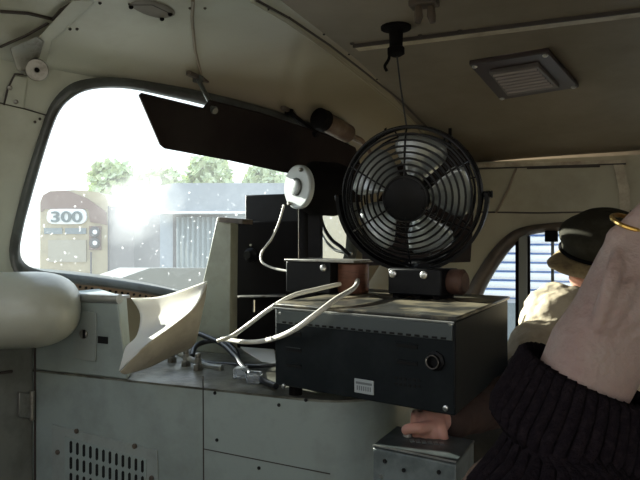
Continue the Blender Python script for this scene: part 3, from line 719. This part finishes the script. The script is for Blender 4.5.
# ------------------------------------------------------------------ control pedestal
ZPd = -.30
t = thing('control_pedestal', 'small grey-green steel pedestal with dark lid under the hand', 'control stand', Vector((.17, .95, ZF)))
q = [onz(x, y, ZPd) for x, y in ((373,445),(456,462),(474,440),(399,430))]
q = [q[0], q[1], q[2], q[0]+q[2]-q[1]]
qc = sum(q, Vector())/4
MB().hexa([Vector((p.x, p.y, ZF)) for p in q]+[p-Z*.004 for p in q]).build('body', M['pedestal'], t, bevel=.002)
MB().hexa([qc+(p-qc)*1.015-Z*.004 for p in q]+[qc+(p-qc)*1.015 for p in q]).build('lid', M['pedtop'], t, bevel=.0015)
MB().tube([q[0], q[1]], .0014, 6).build('lid_edge', M['alu'], t)
pd = (q[1]-q[0]).normalized(); pn = pd.cross(Z); pn = pn if pn.y < 0 else -pn
for x, y in ((385,461),(381,476),(439,472),(404,470)): MB().lathe(onp(x, y, pn, pn.dot(q[0])), pn, [(.003, 0), (.003, .002)], 8).build('screw', M['slot'] if y != 476 else M['steel'], t)
kb = onz(408, 436, ZPd)
MB().lathe(kb, Z, [(.008, 0), (.007, .006), (.006, .010)], 16).build('knob', M['dullsteel'], t)
m = MB()
for k in range(6): m.cbox(onz(412+k*6, 441+k*.6, ZPd)+Z*.0005, Vector((.006, .001, 0)), Vector((0, .012, 0)), Z*.001)
m.build('worn_marks', M['pedestal'], t)

# ------------------------------------------------------------------ people
def limb(m, pts, rads, n=16):
    P = [at(*p) if not isinstance(p, Vector) else p for p in pts]
    Q = spline(P, 5); RR = []
    for i in range(len(Q)):
        k = min(i/5, len(rads)-1.0001); j = int(k); f = k-j; RR.append(rads[j]*(1-f)+rads[min(j+1, len(rads)-1)]*f)
    m.tube(Q, RR, n); 
    for e, r in ((Q[0], RR[0]), (Q[-1], RR[-1])): m.ball(e, Vector((r, 0, 0)), Vector((0, r, 0)), Vector((0, 0, r)), 12, 8)
# seated man ---------------------------------------------------------
HD = at(601, 256, 1.5); hf = Vector((-.88, -.40, -.16)).normalized(); hs_ = hf.cross(Vector((-.05, -.42, 1))).normalized(); hu = hs_.cross(hf).normalized()
SH = at(551, 322, 1.41); EL = at(523, 392, 1.22); WR = at(452, 420, 1.02)
chest = Vector((.70, 1.56, -.25)); pelvis = Vector((.80, 1.62, -.62))
SH2 = Vector((.80, 1.74, -.17))
man = thing('person', 'seated person in beige jacket and dark cap reaching for the pedestal knob', 'person', Vector((pelvis.x, pelvis.y, -.70)))
m = MB()
m.ball(HD, hs_*.062, hf*.078, hu*.088, 22, 16)
m.ball(HD+hf*.03-hu*.045, hs_*.045, hf*.045, hu*.045)
m.tube([HD+hf*.068+hu*.012, HD+hf*.088-hu*.014, HD+hf*.078-hu*.022], [.006, .011, .008], 8)
for s_ in (-1, 1): m.ball(HD+hs_*.064*s_-hf*.004, hs_*.007, hf*.014, hu*.024, 10, 8); m.ball(HD+hf*.066+hs_*.024*s_+hu*.012, hs_*.011, hf*.010, hu*.008, 10, 8)
m.ball(HD+hf*.068-hu*.042, hs_*.020, hf*.010, hu*.006, 10, 8)
limb(m, [HD-hu*.03-hf*.01, HD-hu*.09-hf*.035, Vector((.70, 1.56, -.15))], [.046, .046, .06])
m.loft([(chest-Z*.02+Z*.1, Vector((.10, .12, 0)), Vector((-.05, .05, 0))), (chest, Vector((.05, .12, 0)), Vector((-.08, .03, 0))), (pelvis, Vector((.05, .10, 0)), Vector((-.08, .03, 0)))], 20)
limb(m, [SH+Vector((.03, .03, -.02)), EL, WR], [.032, .030, .021]); limb(m, [SH2, SH2+Vector((-.06, -.02, -.22)), SH2+Vector((-.25, -.08, -.25))], [.045, .034, .022])
# gripping left hand
hp = at(436, 419, 1.0)
m.ball(at(433, 420, 1.0), Vector((.028, 0, -.004)), Vector((0, .026, 0)), Vector((.004, 0, .016)), 14, 10)
m.tube([WR, hp], [.021, .020], 12)
for k in range(4):
    r0 = (.0078, .0084, .0082, .0072)[k]
    a = at(415, 416, 1.0)+Vector((.0135*k, -.003*k-.004, -.0012*k))
    P = spline([a+Vector((.004, .020, .0)), a, a+Vector((-.003, -.016, -.006)), a+Vector((-.002, -.020, -.019)), a+Vector((.002, -.010, -.026))], 4)
    m.tube(P, [r0]*len(P), 10); m.ball(P[-1], Vector((r0, 0, 0)), Vector((0, r0, 0)), Vector((0, 0, r0)), 10, 6)
P = spline([at(440, 424, .99), at(424, 428, .965), at(412, 428, .96), at(406, 430, .965)], 4)
m.tube(P, [.0095]*7+[.0082]*6, 10); m.ball(P[-1], Vector((.008, 0, 0)), Vector((0, .008, 0)), Vector((0, 0, .008)), 10, 6)
m.build('body', M['skinred'], man, remesh=.0034, smoothit=2)
m = MB()
m.loft([(Vector((.68, 1.545, -.115)), Vector((.05, .05, 0)), Vector((-.05, .05, 0))),
        (Vector((.69, 1.55, -.145)), Vector((.09, .13, .01)), Vector((-.075, .05, 0))),
        (chest+Z*.03, Vector((.12, .19, 0)), Vector((-.105, .065, 0))), (chest-Z*.10, Vector((.11, .175, 0)), Vector((-.115, .07, 0))),
        ((chest+pelvis)/2-Z*.05, Vector((.10, .165, 0)), Vector((-.11, .07, 0))), (pelvis-Z*.02, Vector((.10, .165, 0)), Vector((-.11, .07, 0)))], 28)
limb(m, [SH+Vector((.03, .03, .0)), SH+Vector((-.012, -.02, -.05)), SH.lerp(EL, .62)], [.086, .078, .062])
limb(m, [SH2, SH2+Vector((-.05, -.02, -.2))], [.075, .055])
# long soft folds running down from the collar
for k in range(7):
    a = Vector((.60+.022*k, 1.44+.012*k, -.150-.004*k)); b = Vector((.500+.03*k, 1.335+.02*k, -.26-.015*k))
    m.tube(spline([a, a.lerp(b, .5)+Vector((-.016, -.02, .010)), b], 5), [.010]*11, 8)
m.build('jacket', M['jacket'], man, remesh=.007, smoothit=4, disp=(.065, .030), smooth=60)
m = MB(); limb(m, [SH.lerp(EL, .55), EL, EL.lerp(WR, .5), WR+Vector((-.004, 0, 0))], [.054, .050, .042, .030]); m.build('sleeve', M['sleeve'], man, remesh=.006, smoothit=4, disp=(.04, .012))
m = MB()
for s_ in (0, 1):
    a = pelvis+Vector((-.05+.10*s_, -.04+.10*s_, .015)); k_ = a+U*.28+Z*-.02; limb(m, [a, k_, k_+Z*-.42-U*.08], [.085, .065, .045])
    m.ball(k_+Z*-.58-U*.03, U*.10, V*.04, Z*.035)
    limb(m, [k_+Z*-.4-U*.08, k_+Z*-.56-U*.08], [.045, .04])
m.build('trousers', M['trouser'], man, remesh=.01, smoothit=4)
# cap
cpc = HD+hu*.028-hf*.004
m = MB(); rows = []
for i in range(11):
    ph = math.pi/2*i/10; k = math.cos(ph)**.75 if i < 10 else .001
    bulge = 1+.16*math.sin(min(1, i/5)*math.pi)
    rows.append([cpc+(hf*math.cos(2*math.pi*j/32)*.096+hs_*math.sin(2*math.pi*j/32)*.088)*k*bulge+hu*(.082*math.sin(ph)) for j in range(32)])
rows.insert(0, [cpc+(hf*math.cos(2*math.pi*j/32)*.094+hs_*math.sin(2*math.pi*j/32)*.086)-hu*.022 for j in range(32)])
m.grid(rows, True); cp = m.build('cap', M['cap'], man, smooth=70, solid=.003)
m = MB(); rows = []
for i in range(6):
    f = i/5; rows.append([cpc-hu*(.020+.012*f+.014*f*abs(math.sin(R(-68+136*j/24))))+(hf*math.cos(R(-68+136*j/24))*(.092+.058*f*math.cos(R(-68+136*j/24)))+hs_*math.sin(R(-68+136*j/24))*(.085+.010*f)) for j in range(25)])
m.grid(rows); m.build('cap_visor', M['brim'], cp, smooth=70, solid=.004)
m = MB(); m.tube([cpc-hu*.014+(hf*math.cos(R(-66+132*j/20))*.099+hs_*math.sin(R(-66+132*j/20))*.091) for j in range(21)], .0045, 8, flat=.8); m.build('cap_band', M['blackmatte'], cp)
m = MB(); m.ball(HD-hf*.015+hu*.008, hs_*.066, hf*.073, hu*.085, 22, 14); m.build('hair', M['hair'], man)
# seat
t = thing('engineer_seat', 'dark maroon seat with bright edge strip behind the seated person', 'seat', Vector((pelvis.x, pelvis.y, ZF)))
sc_ = Vector((pelvis.x, pelvis.y, -.76))
MB().cbox(sc_, U*.40, V*.42, Z*.09).build('cushion', M['maroon'], t, bevel=.02, seg=3)
MB().cbox(sc_-U*.225+Z*.24, U*.06, V*.40, Z*.50).build('backrest', M['maroon'], t, bevel=.02, seg=3)
MB().lathe(Vector((sc_.x, sc_.y, ZF)), Z, [(.16, 0), (.16, .015), (.04, .03), (.035, -.80-ZF)], 20).build('post', M['blackmatte'], t)
a = at(632.5, 352, 1.45); MB().tube([a, Vector((a.x, a.y, -.55))], .004, 8).build('edge_strip', M['steel'], t)

# foreground arm -------------------------------------------------------
TA = .36
ux, uy = .5, -.87
def A(s_, off=0, t_=TA): return at(597+ux*s_+off*.87, 352+uy*s_+off*.49, t_)
px1 = TA/640
xa = (A(0, 1)-A(0, 0)).normalized(); ya = Vector((0, 1, 0))
fg = thing('person', 'raised hand with gold ring and black ribbed knit sleeve at right foreground', 'person', A(-150))
m = MB(); secs = []
for s_, off, hw, dp in ((-150,14,30,.024),(-90,8,34,.025),(-40,3,43,.025),(0,0,46.5,.023),(35,1,44,.022),(65,3,47,.022),(95,6,52,.021),(118,12,52,.019),(132,18,46,.014)):
    secs.append((A(s_, off), xa*hw*px1, ya*dp))
m.loft(secs, 28, .85)
for k in range(4):
    off = -36+27*k; r0 = (.0082, .0090, .0092, .0086)[k]
    kn = A(112-3*abs(k-1), off+4, TA-.004)
    P = spline([A(70, off*.8+3), kn, kn+(A(60)-A(0))*.9+ya*-.006+xa*.006, kn+(A(100)-A(0))*.95+ya*.012+xa*.020, kn+(A(112)-A(0))*.95+ya*.032+xa*.032], 5)
    m.tube(P, [r0*1.1]*6+[r0]*7+[r0*.88]*8, 12); m.ball(P[-1], Vector((r0*.85, 0, 0)), Vector((0, r0*.85, 0)), Vector((0, 0, r0*.85)), 12, 8)
    m.ball(kn, Vector((r0*1.25, 0, 0)), Vector((0, r0*1.1, 0)), Vector((0, 0, r0*1.25)), 12, 8)
    # tendon ridge on the back of the hand
    m.tube(spline([A(20, off*.35+2, TA-.018), A(70, off*.75+3, TA-.0195), kn], 5), [.0045]*11, 8)
th_ = spline([A(20, 36), A(60, 66), A(95, 82)+ya*.010, A(120, 84)+ya*.02], 5); m.tube(th_, [.014]*6+[.0115]*5+[.010]*5, 12); m.ball(th_[-1], Vector((.0098, 0, 0)), Vector((0, .0098, 0)), Vector((0, 0, .0098)), 12, 8)
m.build('body', M['skin'], fg, remesh=.0022, smoothit=4)
rc = A(128, -37, TA-.005); m = MB(); dr = (A(20)-A(0)).normalized()
rt = (dr+Vector((-.25, -.55, .25))).normalized()
m.tube([rc+(rt.orthogonal().normalized()*math.cos(2*math.pi*j/28)+rt.cross(rt.orthogonal().normalized())*math.sin(2*math.pi*j/28))*.0093 for j in range(28)], .0013, 8, closed=True)
m.build('ring', M['gold'], fg)
# ribbed sleeve
sd = Vector((.35, 0, .93)).normalized(); sx = Vector((.93, 0, -.35)).normalized()
m = MB(); secs = []
for px, py, hw, dp, t_ in ((584,374,58,.038,.37),(584,378,64,.042,.37),(581,393,68,.044,.368),(576,412,73,.045,.365),(569,430,76,.046,.362),(566,440,74,.045,.36),(565,446,66,.042,.36)):
    secs.append((at(px, py, t_), sx*hw*px1, (ya*dp).lerp(ya*dp, 1)+sd*.006))
m.loft(secs, 240, 1, rib=(40, .034), cap=False); m.build('cuff', M['sweater'], fg, smooth=80, solid=.004)
m = MB(); secs = []
for px, py, hw, dp, t_ in ((570,436,68,.043,.362),(574,450,74,.048,.36),(594,470,84,.055,.35),(603,495,100,.06,.34),(606,540,130,.06,.33),(620,640,135,.06,.32),(640,800,140,.065,.30)):
    secs.append((at(px, py, t_), sx*hw*px1, ya*dp))
m.loft(secs, 240, 1, rib=(40, .020), cap=False); m.build('sleeve', M['sweater'], fg, smooth=80, solid=.004, disp=(.05, .008))
m = MB(); limb(m, [at(495, 464, .36), at(488, 478, .355), at(486, 510, .35), at(505, 600, .35)], [.006, .011, .016, .03]); m.build('coat_edge', M['tweed'], fg, remesh=.003, smoothit=3, disp=(.012, .006))

# ------------------------------------------------------------------ outdoors
GZ = -(1.28+1.6)
MB().box(Vector((-120, -60, GZ-.05)), Vector((240, 0, 0)), Vector((0, 240, 0)), Z*.05).build('ground', M['ground'], kind='structure', smooth=0)
# nose hood of this locomotive
m = MB(); m.prism([at(110,282,2.6), at(150,268,2.6), at(225,268,2.6), at(330,285,2.6), at(340,400,2.6), at(60,400,2.6)], Vector((-.5, 1.2, -.05)))
m.build('wall_hood', mat('grey nose paint', (.09, .10, .10), .5), kind='structure')

# locomotive 300
TL = 22.0
def ol(x, y, d=0): return at(x, y, TL-d)
t = thing('locomotive', 'tan and brown locomotive numbered 300 seen through the left of the windshield', 'locomotive', Vector((at(75, 0, TL).x, TL+1.5, GZ)))
top = [(40,262+80),(40,202),(43,195),(50,191),(75,190),(98,192),(105,196),(108,204),(108,262+80)]
MB().prism([ol(*p) for p in top], Vector((-.2, 5, 0))).build('nose', M['locotan'], t, smooth=40)
MB().prism([ol(x, y, .05) for x, y in ((40.5,203),(43,195.5),(50,191.5),(68,190.5),(88,199),(106,212),(107,225),(90,222),(88,209),(45,209),(41,212))], Vector((0, .08, 0))).build('brow_band', M['locobrown'], t)
nb = MB().prism([ol(x, y, .12) for x, y in sp2([(47,215),(49,210),(56,209),(78,209),(84,210),(86,215),(86,219),(83,223),(76,224),(56,224),(50,223),(47,220)], 3, True)], Vector((0, .1, 0))).build('number_board', M['numwhite'], t)
cu = bpy.data.curves.new('digits', 'FONT'); cu.body = '300'; cu.size = 1.0; cu.align_x = 'CENTER'; cu.align_y = 'CENTER'; cu.extrude = .02; cu.offset = .018
to = bpy.data.objects.new('digits', cu); COL.objects.link(to); bpy.context.view_layer.update()
me = bpy.data.meshes.new_from_object(to); bpy.data.objects.remove(to); me.materials.append(M['numdark'])
xs = [v.co.x for v in me.vertices]; ys = [v.co.y for v in me.vertices]
cx, cy = (min(xs)+max(xs))/2, (min(ys)+max(ys))/2; sxx = 31/640*TL*S/(max(xs)-min(xs)); syy = 11/640*TL*S/(max(ys)-min(ys))
for v in me.vertices: v.co = Vector(((v.co.x-cx)*sxx, -v.co.z, (v.co.y-cy)*syy))
dg = place('number_digits', me, nb, W(ol(66.5, 216.8, .16)))
for x0, y0, x1, y1 in ((44,228,62,234),(65,228,86,234)):
    MB().prism([ol(x0, y0, .05), ol(x1, y0, .05), ol(x1, y1, .05), ol(x0, y1, .05)], Vector((0, .05, 0))).build('cab_window', M['winglass'], t)
MB().prism([ol(x, y, .06) for x, y in ((48,240),(86,240),(86,262),(48,262))], Vector((0, .05, 0))).build('nose_door', mat('nose door paint', (.36, .33, .26), .6), t)
MB().prism([ol(x, y, .06) for x, y in ((89,226),(101,226),(101,250),(89,250))], Vector((0, .05, 0))).build('light_panel', M['locobrown'], t)
for y in (232, 243):
    l_ = MB().lathe(ol(95, y, .10), Vector((0, -1, 0)), [(.17, 0), (.19, .05), (.16, .10)], 20).build('headlight', M['sheddark'], t)
    MB().lathe(ol(95, y, .22), Vector((0, -1, 0)), [(.08, 0), (.08, .02)], 16).build('lamp', M['numwhite'], l_)
MB().prism([ol(x, y, 0) for x, y in ((109,262+80),(109,207),(118,206),(134,212),(134,262+80))], Vector((.3, 3, 0))).build('side', M['locoside'], t)
MB().tube([ol(108.5, 206, .15), ol(108.5, 275, .15)], .03, 8).build('grab_rail', M['sheddark'], t)
MB().tube([ol(91, 252, .15), ol(91, 275, .15)], .03, 8).build('handrail', M['sheddark'], t)
# white van added in place of windshield glare, between locomotive and shed
TV = 36
t = thing('glare_van', 'white box van added for the glare between the locomotive and the grey shed', 'van', Vector((at(135, 0, TV).x, TV, GZ)))
MB().prism([at(x, y, TV) for x, y in ((112,188),(160,186),(160,285),(112,285))], Vector((-.5, 5, 0))).build('box_body', M['vanwhite'], t, bevel=.05)
MB().prism([at(x, y, TV-.1) for x, y in ((136,215),(159,215),(159,285),(136,285))], Vector((0, .3, 0))).build('rear_door', M['carband'], t, bevel=.02)
for x in (118, 154):
    q = at(x, 0, TV+.5); MB().lathe(Vector((q.x, q.y, GZ+.35)), Vector((1, 0, 0)), [(.35, -.12), (.35, .12)], 20).build('wheel', M['blackmatte'], t)
# shed
TS = 18
t = thing('storage_shed', 'pale blue-grey shed with dark-framed corrugated door beyond the windshield', 'shed', Vector((at(230, 0, TS).x, TS, GZ)))
MB().prism([at(x, y, TS) for x, y in ((160,212),(330,212),(330,345),(160,345))], Vector((-.6, 5, 0))).build('wall', M['shed'], t)
MB().prism([at(x, y, TS-.35) for x, y in ((157,186),(175,183),(335,183),(335,211),(157,212))], Vector((-.6, 5.6, 0))).build('fascia', mat('grey shed fascia', (.30, .33, .36), .7, 0, (.36, .39, .42), 1), t)
MB().tube([at(157, 212.5, TS-.4), at(335, 212.5, TS-.4)], .04, 6).build('gutter', M['vanwhite'], t)
MB().prism([at(x, y, TS-.1) for x, y in ((173,215),(224,215),(224,345),(173,345))], Vector((0, .1, 0))).build('door_frame', M['sheddark'], t)
m = MB(); a = at(176.5, 217, TS-.2); b = at(217, 217, TS-.2); h = at(0, 345, TS-.2).z-a.z; rows = []
N = 56
for k in range(N+1):
    p = a+(b-a)*k/N+Vector((0, -.05*math.sin(k*2*math.pi/7), 0)); rows.append([p, p+Z*h])
m.grid(rows); m.build('corrugated_door', M['shutter'], t, smooth=60, solid=.01)
MB().prism([at(x, y, TS-.15) for x, y in ((218.5,218),(223,218),(223,345),(218.5,345))], Vector((0, .05, 0))).build('door_jamb', M['vanwhite'], t)
# trees
def tree(px, w, ytop, tt, label, seed):
    rnd = random.Random(seed); g = at(px, 240, tt); H = at(px, ytop, tt).z
    t = thing('tree', label, 'tree', Vector((g.x, tt, GZ)), 'trees beyond the yard')
    MB().lathe(Vector((g.x, tt, GZ)), Z, [(.35, 0), (.25, H-GZ-1.0)], 10).build('trunk', M['bark'], t)
    m = MB(); wu = w/640*tt
    for k in range(520):
        a = rnd.uniform(0, 6.28); r_ = wu*.5*rnd.random()**.5; zz = rnd.uniform(-.0, 1); z_ = H-(H-GZ)*.55*zz
        r_ *= math.sqrt(max(.1, 1-(zz*1.6-.9)**2*.8)); c = Vector((g.x+r_*math.cos(a), tt+r_*math.sin(a)*.6, z_))
        d1_ = Vector((rnd.uniform(-1, 1), rnd.uniform(-1, 1), rnd.uniform(-1, 1))).normalized()*rnd.uniform(.25, .6); d2_ = d1_.orthogonal().normalized()*rnd.uniform(.25, .5)
        m.add([c-d1_, c+d2_, c+d1_, c-d2_], [(0, 1, 2, 3)])
    m.build('foliage', M['leaf'], t, smooth=0)
tree(112, 52, 163, 48, 'pale sunlit tree rising above the white van', 1)
tree(158, 60, 172, 46, 'low bushy tree between the van and the shed roof', 2)
tree(208, 50, 158, 50, 'tall tree above the left end of the shed fascia', 3)
tree(266, 50, 166, 50, 'tree above the shed beneath the visor edge', 4)
# passenger coach beyond the side window
TCc = 5.5
pv = TCc
t = thing('passenger_coach', 'white and blue striped fluted coach beyond the side window', 'railway coach', cab(-1.5, pv+.5, GZ))
MB().box(cab(1.7, pv, GZ+.8), U*-12, V*1.8, Z*(2.0+.9)).build('body', M['carband'], t)
for k in range(8):
    y = 231+k*9.2; z_ = at(560, y, 1).z*(pv/ V.dot(ray(560, y)))
    MB().tube([cab(1.7, pv-.005, z_), cab(-8, pv-.005, z_)], .033, 10, flat=1).build('flute', M['carwhite'], t)
    MB().box(cab(1.7, pv-.02, z_-.040), U*-9.7, V*.02, Z*.018).build('stripe', M['carblue'], t)
m = MB()
for k in range(5):
    uu = 1.1-k*1.6; 
    q = [cab(uu, pv-.01, -.52), cab(uu-.75, pv-.01, -.52), cab(uu-.75, pv-.01, -1.1), cab(uu, pv-.01, -1.1)]
    w_ = MB().prism(q, V*.02).build('coach_window', M['winglass'], t, bevel=.05)
for k in range(4):
    q = cab(.9-k*2.6, pv+.3, GZ+.42); MB().lathe(q, V, [(.42, -.06), (.44, .0), (.40, .06)], 24).build('wheel', M['blackmatte'], t)
